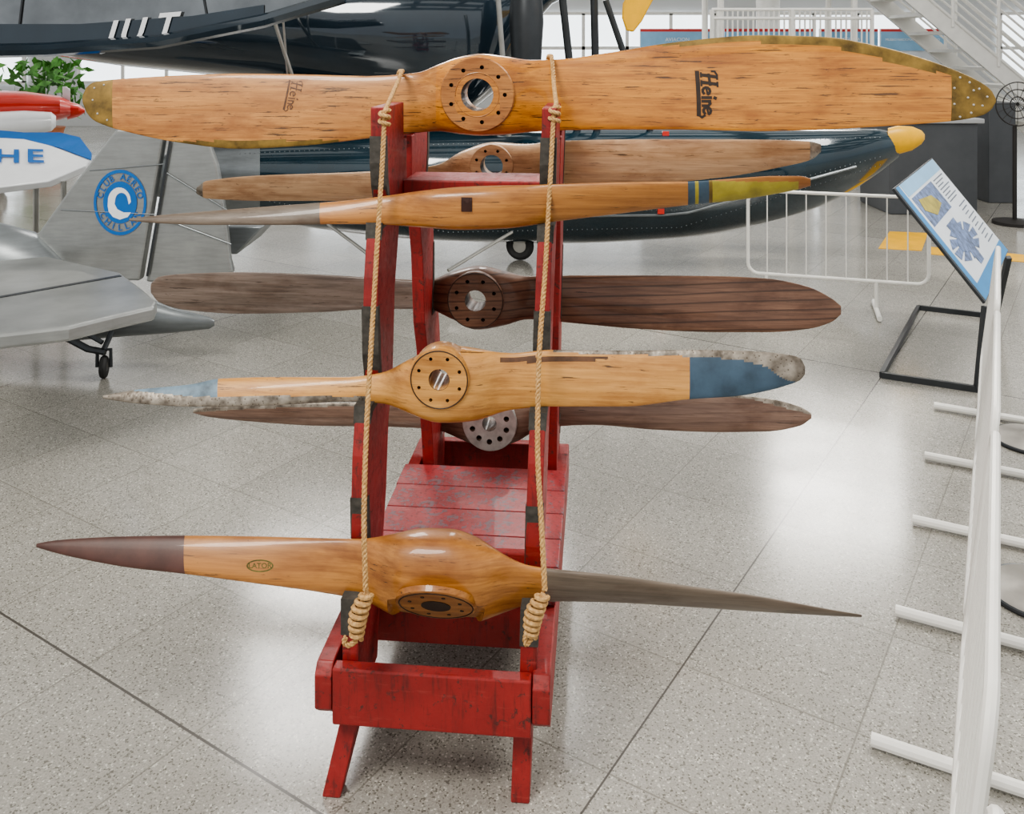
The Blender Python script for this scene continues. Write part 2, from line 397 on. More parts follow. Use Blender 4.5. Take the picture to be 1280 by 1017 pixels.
rbox(uL(1.3)+TH,uR(1.3),2.585,2.765,1.245,1.325,'top_crossbeam','red')
rbox(uL(.5)+TH,uR(.5),2.30,2.325,.36,.44,'cross_board','red')
for (tx,ty,td),(bx,by) in (((441,905,2.14),(417,987)),((655,908,2.12),(651,994))):
    t0=P(tx,ty,td); t0=t0+V(0,0,.03); b0=G(bx,by)
    b=B(); hw=V(.021,-.002,0); hd=V(.004,.045,0)
    b.hexa([b0-hw-hd*.5,b0+hw-hd*.5,b0+hw+hd*.5,b0-hw+hd*.5,t0-hw-hd*.8,t0+hw-hd*.8,t0+hw+hd*1.4,t0-hw+hd*1.4]); b.done('leg','red',rack,bevel=.003,smooth=False)
for u in (-.2,.2):
    t0=R(u,3.2,.2); b0=R(u*1.15,3.27,0); b=B(); hw=V(.021,0,0); hd=V(.004,.045,0)
    b.hexa([b0-hw-hd*.5,b0+hw-hd*.5,b0+hw+hd*.5,b0-hw+hd*.5,t0-hw-hd*1.2,t0+hw-hd*1.2,t0+hw+hd*.8,t0-hw+hd*.8]); b.done('leg','red',rack,bevel=.003,smooth=False)
# ---------------------------------------------------------------- propellers
def pchip(xs,ys,x):
    xs=np.array(xs,float); ys=np.array(ys,float); h=np.diff(xs); d=np.diff(ys)/h; m=np.zeros(len(xs))
    for i in range(1,len(xs)-1):
        if d[i-1]*d[i]>0: m[i]=2*d[i-1]*d[i]/(d[i-1]+d[i])
    m[0]=d[0]; m[-1]=d[-1]
    i=np.clip(np.searchsorted(xs,x)-1,0,len(h)-1); t=(x-xs[i])/h[i]
    return (2*t**3-3*t**2+1)*ys[i]+(t**3-2*t**2+t)*h[i]*m[i]+(-2*t**3+3*t**2)*ys[i+1]+(t**3-t**2)*h[i]*m[i+1]
def boolcut(ob,cut):
    md=ob.modifiers.new('b','BOOLEAN'); md.object=cut; md.operation='DIFFERENCE'; md.solver='EXACT'
    dg=bpy.context.evaluated_depsgraph_get(); dg.update(); me=bpy.data.meshes.new_from_object(ob.evaluated_get(dg))
    ob.modifiers.clear()
    if len(me.polygons)>10:
        ob.data=me
        for p in me.polygons: p.use_smooth=True
        me.set_sharp_from_angle(angle=math.radians(35))
def propeller(label,st,hx,hy,D0,tH,mats,matfn=None,tilt=(0,0),hubw=70,boss=None,axis=(-.096,-.995,0),k=.096,tb=.035,hexp=.6):
    xs=[s_[0] for s_ in st]; n=190
    tt=np.linspace(0,1,n); q=(1-np.cos(np.pi*tt))/2*.35+tt*.65
    X=xs[0]+(xs[-1]-xs[0])*q
    rs=[]; info=[]; N=48
    for x in X:
        yt=float(pchip(xs,[s_[1] for s_ in st],x)); yb=float(pchip(xs,[s_[2] for s_ in st],x))
        D=D0-k*(x-hx)*D0/F
        hub=math.exp(-((x-hx)/hubw)**4 ) ; dist=abs(x-hx)
        tip=min(1,min(x-xs[0],xs[-1]-x)/((xs[-1]-xs[0])*.5)); 
        th=tb*(.25+.75*tip**.7)*(1-hub)+tH*hub
        blade=1-math.exp(-(dist/(hubw*2.2))**2)
        an=tilt[0] if x<hx else tilt[1]
        ch=(yb-yt)*D/F; th=min(th,max(ch*(.95 if hub>.4 else .6),.003))
        dd=math.tan(math.radians(an))*ch*blade
        T=P(x,yt,D+dd/2); Bt=P(x,yb,D-dd/2); c=(T-Bt); nrm=Vector((1,-k,0)).cross(c).normalized()
        e=1-(1-hexp)*hub; ctr=(T+Bt)/2; ring=[]
        for j in range(N):
            a=2*math.pi*j/N; ca,sa=math.cos(a),math.sin(a)
            cc=math.copysign(abs(ca)**e,ca); ss=math.copysign(abs(sa)**(e if hub>.3 else 1.0),sa)
            ring.append(ctr+c*.5*cc+nrm*th*.5*ss)
        rs.append(ring); info.append((x,yt,yb))
    def mi(i,a):
        if not matfn: return 0
        x,yt,yb=info[min(i,n-1)]; ca=math.cos(2*math.pi*(a+.5)/N); front=math.sin(2*math.pi*(a+.5)/N)
        y=(yt+yb)/2-(yb-yt)/2*ca
        return matfn(x,y,front)
    b=B(); b.rings(rs,mi=mi)
    root=thing('wooden_propeller',label,'propeller',P(hx,hy,D0),group='antique propellers on the rack')
    body=b.done('blade_body',mats,root,smooth=True,ang=50)
    tree=bvh_of(b)
    if boss:
        ax=Vector(axis).normalized(); r=boss['r']*D0/F; c=P(hx,hy,D0)
        hf=tH/2+boss.get('out',.003)
        bb=B(); bb.lathe(c,ax,[(r*.97,-.01),(r,-.006),(r,hf-.004),(r*.97,hf)],40)
        bo=bb.done('hub_flange',[boss['mat'],'hole'],root,smooth=True)
        cb=B(); cb.lathe(c,ax,[(boss['hole']*D0/F,-.3),(boss['hole']*D0/F,.3)],32)
        a0=Vector((0,0,1)); x_=ax.cross(a0).normalized(); y_=ax.cross(x_)
        for i in range(boss['n']):
            a=2*math.pi*(i+.5)/boss['n']; q=c+(x_*math.cos(a)+y_*math.sin(a))*boss['br']*D0/F
            cb.lathe(q,ax,[(boss['b']*D0/F,hf-.03),(boss['b']*D0/F,.3)],12)
        cut=cb.done('cut',['hole'],None)
        boolcut(body,cut); boolcut(bo,cut)
        bpy.data.objects.remove(cut)
        if boss.get('ring'):
            rr=boss['ring']*D0/F; bb=B()
            bb.torus(c+ax*hf,ax,rr,.0015,40,6); bb.done('hub_ring',boss.get('ringmat','logo'),root)
    return root,tree,body
def mf(x,y,f):
    if x>1187: return 1
    if x>750 and y<58+ (0 if x<1030 else (x-1030)*.2) + (6 if x>1100 else 0) and y< (64-(x-750)*.06 if x<950 else 60+(x-950)*.14): return 1
    if x<140 or (x<420 and y>176): return 1
    if x<545: return 2
    return 0
root,tree,body_=propeller('large orange varnished propeller with black script lettering, atop rack',
 [(104,118,130),(109,108,142),(120,102,152),(160,98,165),(230,94,179),(300,92,186),(380,93,182),(460,95,173),(520,91,166),(550,80,164),(575,71,167),(602,67,169),(635,71,168),(665,75,165),(700,74,163),(760,66,162),(850,52,162),(950,44,164),(1030,46,162),(1100,58,158),(1160,75,154),(1200,90,150),(1228,104,144),(1240,114,136),(1244,122,129)],
 600,117,2.675,.13,['heine','olive','heine_side'],mf,tilt=(12,14),hubw=62,boss=dict(r=46,hole=20,n=9,br=34,b=2.6,mat='heine_hub',out=-.002,ring=27,ringmat='heine_hub'))
def ribbon(b,pts,wd,map_):
    n=len(pts)
    for i in range(n-1):
        (x0,y0),(x1,y1)=pts[i],pts[i+1]; dx,dy=x1-x0,y1-y0; L=math.hypot(dx,dy) or 1; ox,oy=-dy/L*wd/2,dx/L*wd/2; ex,ey=dx/L*wd*.25,dy/L*wd*.25
        b.add([map_(x0+ox-ex,y0+oy-ey),map_(x1+ox+ex,y1+oy+ey),map_(x1-ox+ex,y1-oy+ey),map_(x0-ox-ex,y0-oy-ey)],[(0,1,2,3)])
def arc(cx,cy,r,a0,a1,n=9,ry=None): return [(cx+r*math.cos(math.radians(a0+(a1-a0)*i/n)),cy+(ry or r)*math.sin(math.radians(a0+(a1-a0)*i/n))) for i in range(n+1)]
def script(tree,map_,wd,mat):
    S_=[([(2,0),(3,8),(5,21)],1.35),([(12,0),(13,8),(15,21)],1.35),([(1,10),(16,11.5)],1.1),([(-1,0),(5,0)],.8),([(10,0),(17,0)],.8),([(2,21),(8,21)],.8),([(12,21),(18,21)],.8),([(2,21),(-3,18),(-3,14)],.8),
       (arc(24,6,4.8,20,320),1.1),([(20,6),(28.5,7.5)],.8),([(33,12),(33,0)],1.2),([(33,16),(34,18)],1.3),([(38,0),(38,11)],1.15),([(38,8),(41,10.5),(44,8),(44,0)],1.1),(arc(51,6,4.8,20,325),1.1),([(47,6),(55.5,7.5)],.8),
       ([(-2,-5),(18,-4.6),(40,-4.6),(57,-5)],1.7),([(57,-5),(60,-1),(57,3)],.9)]
    b=B()
    for pts,k_ in S_: ribbon(b,pts,wd*k_,map_)
    project(b,tree,cl=.02).done('lettering',mat,root,smooth=False,label='script lettering Heine')
script(tree,lambda s_,t_:P(886+t_*.97,93+s_*.94,2.5),3.3,'logo')
script(tree,lambda s_,t_:P(339+t_*.72-s_*.10,106+s_*.66+t_*.08,2.5),1.9,'logof')
for px,py in ((1200,97),(1212,103),(1224,111),(1234,121),(1228,132),(1214,141),(1200,146),(1193,110),(1193,130),(1210,122),(1217,113),(1217,131),(118,110),(116,125),(122,142),(130,106),(134,150)):
    h=tree.ray_cast(P(px,py,2.4),Vector((px-640,F,-(py-HY))).normalized())
    if h[0] is not None: b=B(); b.ball(h[0],.0034,8); b.done('rivet','alum',root)
def mf(x,y,f):
    if x<400: return 4
    if 858<x<867 or 873<x<883: return 2
    if 867<=x<=873: return 1
    if 883<=x<889: return 3
    if x>=889: return 1 if y>225.5 and x<995 else 0
    return 0
root,tree,_=propeller('slim honey wooden propeller with olive-yellow tip and painted stripes',
 [(162,273,276),(200,269,279),(260,264,281),(350,257,281),(430,251,280),(480,245,281),(530,238,284),(580,234,286),(640,232,284),(700,230,276),(780,228,266),(860,227,256),(920,223,250),(970,220,242),(1000,220,236),(1013,223,232)],
 583,260,2.345,.085,['honey','yellowgreen','blue_paint','olive','duskgrey'],mf,tilt=(35,-30),hubw=70,tb=.03)
b=B(); b.prism([P(575,251,2.25),P(589,251,2.25),P(589,269,2.25),P(575,269,2.25)],(0,.001,0)); project(b,tree,off=.002,cl=.01).done('name_plate','maroon',root,smooth=False)
def mf(x,y,f):
    if x>690:
        ln=np.interp(x,[690,858,920,955,975,1000],[440,445,449,458,472,480])
        if y<ln: return 2
        if x>859: return 1
    if 622<x<756 and 445<y<np.interp(x,[622,690,756],[452,452,449]): return 5
    if x>590: return 0
    if x<455:
        if y>np.interp(x,[130,165,240,455],[480,489,497,495]): return 2
        if 165<x<272: return 3
        if x<=165: return 2
        return 0
    return 0
root,tree,_=propeller('golden wooden propeller with slate blue tips and riveted metal edge',
 [(129,494,498),(170,487,504),(240,480,508),(275,473,508),(350,471,506),(430,471,502),(475,466,504),(515,448,514),(553,434,524),(595,437,523),(640,441,512),(690,437,508),(780,438,508),(860,437,499),(920,438,495),(960,440,488),(985,443,481),(1000,447,475),(1006,457,468)],
 554,464,2.255,.11,['amber','blue_paint','sheath','lightblue','greybrown','amber_d'],mf,tilt=(30,12),hubw=60,boss=dict(r=37,hole=13,n=8,br=27,b=2.2,mat='amber',ring=35),tb=.032)
def mf(x,y,f):
    if x<229: return 1
    if x>680: return 2
    return 0
ax5=Vector((-.07,-.73,-.68)).normalized()
root,tree,body_=propeller('honey wooden propeller with dark maroon tip, on lowest ledge',
 [(46,679,684),(70,675,691),(110,672,700),(160,670,709),(230,669,717),(320,670,729),(400,672,740),(450,673,749),(490,670,762),(530,666,771),(560,667,773),(590,676,771),(625,692,765),(660,707,755),(700,713,750),(760,719,751),(850,732,756),(950,746,763),(1040,762,769),(1077,768,771)],
 545,722,2.14,.14,['honey','maroon','duskgrey','honey'],mf,tilt=(28,-45),hubw=75,tb=.035,hexp=.75)
c5=P(545,756,2.095)
cb=B(); cb.lathe(c5,ax5,[(.112,0),(.112,.2)],48); cut=cb.done('cut',['honey'],None); boolcut(body_,cut); bpy.data.objects.remove(cut)
r5=52*2.08/F
bb=B(); bb.lathe(c5,ax5,[(r5,-.012),(r5,.0),(r5*.97,.002)],48,mi=0); bb.done('hub_flange','honey',root)
bb=B(); bb.torus(c5+ax5*.002,ax5,r5*.9,.0015,40,6); bb.done('hub_ring','logo',root)
bb=B(); bb.lathe(c5+ax5*.002,ax5,[(r5*.36,.0),(r5*.36,.0015)],32); bb.done('hub_bore','hole',root)
x_=ax5.cross(Vector((0,0,1))).normalized(); y_=ax5.cross(x_)
for i in range(8):
    a=2*math.pi*(i+.5)/8; bb=B(); bb.lathe(c5+ax5*.002+(x_*math.cos(a)+y_*math.sin(a))*r5*.66,ax5,[(.0045,0),(.0045,.0012)],12); bb.done('bolt_hole','hole',root)
b=B(); 
outer=[P(325+17*math.cos(a),707+8*math.sin(a),2.0) for a in np.linspace(0,2*math.pi,24,endpoint=False)]
inner=[P(325+15*math.cos(a),707+6.2*math.sin(a),2.0) for a in np.linspace(0,2*math.pi,24,endpoint=False)]
b.add(outer+inner,[(i,(i+1)%24,(i+1)%24+24,i+24) for i in range(24)])
textb(b,'LATOR',.016,P(325,707,2.0),(1,0,0),(0,0,1),offset=.0003); project(b,tree,cl=.02).done('maker_badge','badge',root,smooth=False,label='small oval faded green maker badge')
def mf(x,y,f):
    if x>1012 or x<252: return 1
    return 0
propeller('tan wooden propeller with round hub bore on rear upper ledge',
 [(246,234,242),(258,226,248),(330,219,251),(420,216,251),(500,212,246),(545,206,232),(580,188,226),(617,178,232),(655,180,230),(700,176,230),(800,174,230),(900,174,222),(980,175,208),(1015,177,199),(1026,180,190)],
 617,205,3.0,.11,['tan','sheath'],mf,tilt=(-14,14),hubw=55,boss=dict(r=27,hole=14,n=8,br=20,b=1.8,mat='tan'))
propeller('dark brown laminated propeller with glare-painted grey blade, rear middle ledge',
 [(189,354,366),(198,346,377),(230,342,387),(300,340,392),(400,343,390),(470,347,386),(535,350,386),(565,340,396),(597,333,410),(632,340,405),(660,345,399),(720,344,404),(800,344,411),(900,345,415),(960,348,415),(1010,358,411),(1040,373,402),(1051,382,393)],
 597,370,3.08,.11,['brown','brown_glare'],lambda x,y,f:(1 if x<515 else 0),tilt=(-14,14),hubw=55,boss=dict(r=35,hole=13,n=8,br=25,b=2.4,mat='brown',ring=34))
def mf(x,y,f):
    if x<470 and y<np.interp(x,[243,320,470],[514,509,505]): return 1
    if x>880 and y<np.interp(x,[880,940,1013],[494,499,518]): return 1
    return 0
propeller('grey-brown propeller with metal-edged blades and aluminium hub, rear lowest ledge',
 [(242,511,516),(262,508,521),(320,505,527),(400,503,532),(480,503,533),(540,504,536),(575,504,546),(612,500,557),(645,504,550),(680,503,534),(740,499,531),(820,494,537),(900,493,540),(960,498,539),(1000,508,532),(1014,516,523)],
 614,522,3.22,.10,['greybrown','sheath'],mf,tilt=(-12,14),hubw=50,boss=dict(r=34,hole=9,n=10,br=22,b=3.4,mat='alum'))
# ---------------------------------------------------------------- ropes
def smoothpath(pts,n):
    pts=[Vector(p) for p in pts]; cum=[0]
    for a,c in zip(pts,pts[1:]): cum.append(cum[-1]+(c-a).length)
    out=[]
    for i in range(n):
        s=cum[-1]*i/(n-1); out.append(Vector([float(pchip(cum,[p[k] for p in pts],s)) for k in range(3)]))
    return out
def rope(b,pts,r=.0062,pitch=.03):
    L=sum((c-a).length for a,c in zip(pts,pts[1:])); n=max(12,int(L/pitch*8)); path=smoothpath(pts,n); 
    prev=Vector((1,0,0))
    st=[[],[],[]]; s=0
    for i,p in enumerate(path):
        d=(path[min(i+1,n-1)]-path[max(i-1,0)]).normalized(); x=(prev-d*prev.dot(d)).normalized(); prev=x; y=d.cross(x)
        if i: s+=(p-path[i-1]).length
        for k_ in range(3):
            a=2*math.pi*(s/pitch+k_/3); st[k_].append(p+(x*math.cos(a)+y*math.sin(a))*r*.52)
    for q in st: b.tube(q,r*.56,6)
def make_rope(over,line,coil_a,coil_b,tail):
    root=thing('rope','twisted manila rope looped over propellers, ending in coiled knot','rope',line[-1],group='ropes tying the propellers')
    b=B(); rope(b,over+line); b.done('rope_strand','rope',root)
    b=B(); c=line[0]
    q=[c+V(.012*math.cos(a),.012*math.sin(a)-.004,.010-.006*a/2) for a in np.linspace(0,4*math.pi,30)]
    rope(b,q,.0055); b.done('small_knot','rope',root)
    b=B(); A,C=Vector(coil_a),Vector(coil_b); d=(C-A).normalized(); x=d.cross(V(0,1,0)).normalized(); y=d.cross(x); turns=7; n=turns*14; q=[]
    for i in range(n+1):
        t_=i/n; rr=.0105+.006*math.sin(t_*math.pi); a=2*math.pi*turns*t_; off=x*math.sin(t_*3.1)*-.008
        q.append(A+(C-A)*t_+x*math.cos(a)*rr+y*math.sin(a)*rr+off)
    b.tube(q,.0056,7); b.tube([A+(C-A)*t_+x*math.sin(t_*3.1)*-.008 for t_ in np.linspace(-.03,1.0,12)],.008,8)
    b.done('coiled_knot','rope',root)
    b=B(); rope(b,tail,.0058); b.done('rope_end','rope',root)
make_rope([P(497,96,2.74),P(500,89,2.70),P(503,89,2.66),P(497,103,2.60),P(486,128,2.45)],[P(481,142,2.352),P(478,200,2.33),P(470,330,2.25),P(460,500,2.135),P(455,640,2.045),P(457,737,2.005)],P(459,742,2.01),P(446,798,2.005),[P(446,800,2.005),P(436,806,2.0),P(430,802,2.0),P(432,796,2.0)])
make_rope([P(684,78,2.74),P(686,70,2.70),P(689,70,2.655),P(692,100,2.59),P(695,126,2.45)],[P(693,138,2.352),P(688,220,2.32),P(682,330,2.25),P(673,470,2.14),P(672,560,2.09),P(677,660,2.03),P(681,738,1.995)],P(679,744,2.0),P(664,796,1.995),[P(664,798,1.995),P(658,805,1.99),P(656,798,1.99),P(660,790,1.99)])
# ---------------------------------------------------------------- barriers
def barrier(p0,p1,label,feet,h=.75,z0=.2,lean=0.0,nbar=11):
    p0=Vector((p0[0],p0[1],0)); p1=Vector((p1[0],p1[1],0)); d=(p1-p0).normalized(); L=(p1-p0).length; s=Vector((d.y,-d.x,0))
    root=thing('crowd_barrier',label,'barrier',(p0+p1)/2,group='white crowd barriers')
    def Q(a,z): return p0+d*a+Vector((0,0,z))+s*lean*max(0,z-z0)
    path=[]; rc=.07
    for (ca,cz,a0) in ((L-rc,h-rc,0),(rc,h-rc,90),(rc,z0+rc,180),(L-rc,z0+rc,270)):
        for i in range(6):
            a=math.radians(a0+18*i); path.append(Q(ca+rc*math.cos(a),cz+rc*math.sin(a)))
    b=B(); b.tube(path,.0115,10,True); b.done('frame','white',root)
    for i in range(1,nbar+1):
        b=B(); a=L*i/(nbar+1); b.tube([Q(a,z0+.005),Q(a,h-.005)],.0045,8); b.done('bar','white',root)
    for a in feet:
        b=B(); c=p0+d*a; b.tube([c-s*.2+V(0,0,.02),c+s*.22+V(0,0,.02)],.016,10); b.tube([c+V(0,0,.02),Q(a,z0)],.012,10); b.done('foot','white',root)
def lp(D): return (.91+.534*(D-1.87),D)
for D0_,D1_ in ((1.34,2.33),(2.38,3.36),(3.42,4.44)):
    barrier(lp(D0_),lp(D1_),'white tubular steel crowd barrier with vertical bars',[.3,.9],lean=.12)
a=lp(.45); c=lp(1.20); barrier((a[0]+.05,a[1]),(c[0]+.02,c[1]),'white tubular steel crowd barrier with rounded corner',[.3],lean=.1,nbar=8)
barrier((1.577,6.12),(2.64,5.8),'white tubular steel crowd barrier beside the float',[.12,.80],nbar=8)
for px,py in ((1290,552),(1302,745)):
    c=G(px,py); root=thing('stanchion','polished steel rope stanchion with round base','stanchion',c,group='steel stanchions')
    b=B(); b.lathe(c,(0,0,1),[(.15,0),(.155,.012),(.14,.022),(.05,.035),(.03,.05)],40); b.done('base','steeld',root)
    b=B(); b.torus(c+V(0,0,.008),(0,0,1),.154,.008,40,8); b.done('base_rim','darkmetal',root)
    b=B(); b.lathe(c,(0,0,1),[(.02,.045),(.02,.9),(.03,.91),(.03,.93),(.01,.95)],20); b.done('pole','steel',root)
# ---------------------------------------------------------------- info stand
root=thing('information_stand','angled information panel with photographs on black metal frame','sign stand',G(1170,440))
pa,pb_,pd_=P(1117,235,4.7),P(1232,378,4.53),P(1165,197,5.7)
pc=pb_+pd_-pa
def bil(u,v): return pa+(pb_-pa)*u+(pd_-pa)*v
nrm=(pb_-pa).cross(pd_-pa).normalized()
b=B(); b.prism([pa,pb_,pc,pd_],-nrm*.015); b.done('panel','darkmetal',root,bevel=.003,smooth=False)
def patchp(b,uv,off,mi=0): b.prism([bil(u,v)+nrm*off for u,v in uv],-nrm*.0012,mi)
def patch(b,u0,u1,v0,v1,off): patchp(b,[(u0,v0),(u1,v0),(u1,v1),(u0,v1)],off)
b=B(); patch(b,.01,.99,.02,.98,.002); b.done('poster','poster_white',root,smooth=False)
b=B(); patch(b,.01,.90,.02,.08,.0035); patch(b,.88,.99,.02,.98,.0035); b.done('printed_border','poster_blue',root,smooth=False)
b=B(); patch(b,.01,.12,.10,.97,.0035); b.done('printed_band','poster_lightblue',root,smooth=False)
b=B(); patch(b,.14,.40,.12,.62,.0035); b.done('printed_photo','poster_photo',root,smooth=False)
b=B(); patchp(b,[(.18,.20),(.27,.17),(.36,.30),(.32,.50),(.22,.44)],.005); b.done('printed_photo','yellowgreen',root,smooth=False)
b=B()
cu,cv=.64,.40
for i in range(9):
    a=2*math.pi*i/9
    patchp(b,[(cu+.05*math.cos(a-.3),cv+.10*math.sin(a-.3)),(cu+.14*math.cos(a-.26),cv+.30*math.sin(a-.26)),(cu+.14*math.cos(a+.26),cv+.30*math.sin(a+.26)),(cu+.05*math.cos(a+.3),cv+.10*math.sin(a+.3))],.0045)
patchp(b,[(cu+.08*math.cos(a),cv+.17*math.sin(a)) for a in np.linspace(0,6.28,16,endpoint=False)],.0055)
patchp(b,[(.46,.30),(.84,.36),(.84,.46),(.46,.50)],.005)
b.done('printed_engine_drawing','poster_photo',root,smooth=False)
b=B()
for i in range(8): patch(b,.15+i*.03,.160+i*.03,.67,.93-.05*(i%3),.0035)
for i in range(10): patch(b,.44+i*.04,.450+i*.04,.76,.95-.04*(i%3),.0035)
b.done('printed_text','ink',root,smooth=False)
fa,fb,fc=G(1102,472),G(1222,490),G(1148,387); fd=fb+(fc-fa)
up=V(0,0,.015)
b=B(); 
for p_,q_ in ((fa,fb),(fb,fd),(fc,fd),(fa,fc)): b.beam(p_+up,q_+up,.022,.03)
b.done('base_frame','darkmetal',root,smooth=False)
for p_,q_ in ((fb,pb_),(fd,pc-V(0,0,.02))):
    b=B(); b.beam(p_+up,q_-V(0,0,.02),.028,.03,V(1,0,0)); b.done('upright','darkmetal',root,smooth=False)
# ---------------------------------------------------------------- silver tail
root=thing('silver_aircraft','silver light aircraft tail with blue round club emblem and tailwheel','aircraft',G(60,470))
def slab(pts,D,th): 
    b=B(); b.prism([P(x,y,D+th/2) for x,y in pts],(0,-th,0)); return b
slab([(0,300),(40,293),(56,288),(96,232),(152,160),(212,160),(181,347),(60,345),(0,345)],4.9,.07).done('tail_fin','silver',root,bevel=.012,smooth=False)
slab([(217,160),(262,168),(275,205),(285,265),(291,322),(295,338),(250,355),(187,349)],4.9,.055).done('rudder','silver',root,bevel=.012,smooth=False)
for (x0,y0),(x1,y1) in (((205,214),(283,262)),((112,213),(205,205)),((196,270),(289,305)),((76,262),(195,268))):
    b=B(); b.tube([P(x0,y0,4.862),P(x1,y1,4.862)],.003,6); b.done('panel_seam','silverd',root)
rs=[]
for px,yt,yb,dd in ((-260,250,450,.34),(-120,262,440,.28),(0,278,430,.2),(45,290,428,.17),(90,335,426,.13),(160,362,420,.09),(215,384,416,.05),(262,396,411,.02),(268,400,407,.008)):
    ring=[]
    for j in range(24):
        a=2*math.pi*j/24; ring.append(P(px,(yt+yb)/2-(yb-yt)/2*math.cos(a),4.9+dd*math.sin(a)))
    rs.append(ring)
b=B(); b.rings(rs); b.done('fuselage','silverd',root)
zs=.62
def S(px,py,z=zs): return G(px,py,z)
q=[(-60,330),(60,320),(150,340),(180,362),(196,376),(193,383),(140,395),(86,408),(-60,424)]
b=B(); b.prism([S(x,y) for x,y in q],(0,0,-.06)); b.done('tailplane','silver',root,bevel=.012,smooth=False)
b=B(); b.prism([S(x,y)+V(0,0,.003) for x,y in ((-60,381),(150,344),(152,345.5),(-60,383))],(0,0,-.004)); b.done('elevator_hinge_line','darkmetal',root,smooth=False)
b=B(); b.prism([P(x,y,5.3) for x,y in ((283,283),(329,283),(296,318),(288,318))],(0,.5,0)); b.done('tailplane','silverd',root,bevel=.01)
b=B(); b.beam(P(213,175,4.855),P(184,345,4.855),.012,.004,V(0,1,0)); b.done('rudder_hinge_line','darkmetal',root,smooth=False)
wc=P(130,458,4.72); wc.z=.058
b=B(); b.torus(wc,(1,.25,0),.038,.02,28,10); b.done('tyre','tyre',root)
b=B(); b.lathe(wc,(1,.25,0),[(.03,-.014),(.034,0),(.03,.014)],20); b.done('wheel_hub','steel',root)
b=B(); b.tube([P(70,415,4.75),P(110,436,4.72),P(132,440,4.72)],.018,8); b.done('spring_arm','darkmetal',root)
b=B(); b.tube([wc+V(.035,0,0),wc+V(.035,0,.09),wc+V(-.035,0,.09),wc+V(-.035,0,0)],.01,8); b.done('wheel_fork','darkmetal',root)
b=B(); b.tube([wc+V(0,0,.09),P(140,414,4.78)],.014,8); b.done('wheel_strut','darkmetal',root)
b=B(); b.tube([P(100,412,4.75),P(128,428,4.72)],.012,8); b.done('wheel_strut','darkmetal',root)
E0=P(150,253,4.86); kx,kz=33*4.86/F,41*4.86/F
def EP(x,y,o=.0): return E0+V(x*kx,-o,y*kz)
b=B(); nn=48
b.add([EP(math.cos(a),math.sin(a)) for a in np.linspace(0,2*math.pi,nn,endpoint=False)]+[EP(.90*math.cos(a),.90*math.sin(a)) for a in np.linspace(0,2*math.pi,nn,endpoint=False)],[(i,(i+1)%nn,(i+1)%nn+nn,i+nn) for i in range(nn)])
b.add([EP(.64*math.cos(a),.64*math.sin(a)) for a in np.linspace(0,2*math.pi,nn,endpoint=False)],[tuple(range(nn))])
for txt,a0,a1,flip in (('CLUB AEREO',164,16,1),('CHILLAN',212,328,-1)):
    for i,chh in enumerate(txt):
        a=math.radians(a0+(a1-a0)*i/(len(txt)-1)); 
        c_=EP(.77*math.cos(a),.77*math.sin(a)); 
        yd=Vector((math.cos(a),0,math.sin(a)))*flip; xd=Vector((yd.z,0,-yd.x))
        if chh!=' ': textb(b,chh,.045,c_,xd,yd,offset=.0006)
b.done('emblem','bluegloss',root,smooth=False,label='blue round club emblem')
b=B()
sw=[(-.46,-.10)]+arc(-.02,.02,.44,165,20,12,.44)+[(.42,.02),(.34,-.06)]+arc(.06,.06,.24,10,170,8,.24)+[(-.20,-.04),(-.10,-.20),(.14,-.30),(.42,-.30),(.30,-.44),(0,-.52),(-.26,-.44),(-.42,-.28)]
b.add([EP(x,y,.002) for x,y in sw],[tuple(range(len(sw)))])
b.done('emblem_bird','whitegloss',root,smooth=False)
# ---------------------------------------------------------------- floatplane
root=thing('floatplane','gloss navy seaplane with riveted float and yellow bow bumper','aircraft',V(-.5,7.4,0))
def body(st,D,wd,n=24,vee=0.0,mi=0):
    rs=[]
    for px,yt,yb,wf in st:
        ring=[]
        for j in range(n):
            a=2*math.pi*j/n; c_=math.cos(a); s_=math.sin(a)
            s2=math.copysign(abs(s_)**.7,s_); 
            if c_<0: s2*=(1-vee*(-c_)**1.5)
            ring.append(P(px,(yt+yb)/2-(yb-yt)/2*c_,D+wd*wf*s2))
        rs.append(ring)
    b=B(); b.rings(rs,mi=mi); return b
fl=[(150,205,235,.25),(270,180,262,.55),(400,168,286,.8),(540,160,300,1),(700,158,304,1),(850,158,297,1),(950,159,281,.9),(1030,160,256,.72),(1085,161,226,.5),(1112,162,206,.3),(1124,166,196,.18)]
xs=[s_[0] for s_ in fl]
fl2=[(x,)+tuple(float(pchip(xs,[s_[k_] for s_ in fl],x)) for k_ in (1,2,3)) for x in np.linspace(150,1124,40)]
fb_=body(fl2,7.3,.45,vee=.5,mi=lambda i,a:(1 if fl2[i][0]<300 else 0)); fb_.done('float','navy silverd'.split(),root)
ft=bvh_of(fb_)
b=body([(1110,160,194,.25),(1122,157,193,.24),(1140,158,188,.2),(1152,163,180,.12),(1156,168,174,.05)],7.3,.45); b.done('bow_bumper','yellow',root)
def onfloat(x,y):
    d=Vector((x-640,F,-(y-HY))).normalized(); h=ft.ray_cast(P(x,y,5.8),d); return h[0]
cp=[q_ for q_ in (onfloat(560+i*30,float(np.interp(560+i*30,[560,850,1100],[272,268,200]))) for i in range(18)) if q_ is not None]
b=B(); b.tube(cp,.012,6); b.done('chine_strip','silverd',root)
b=B()
for i in range(130):
    x=300+i*6.2
    for y in (float(np.interp(x,[300,560,850,1100],[228,266,262,196])),float(np.interp(x,[300,560,850,1100],[245,290,284,206])),float(np.interp(x,[300,560,850,1100],[192,180,178,172]))):
        h=onfloat(x,y)
        if h is not None: b.ball(h,.005,6)
o_=b.done('rivets','silverd',root); o_['kind']='stuff'
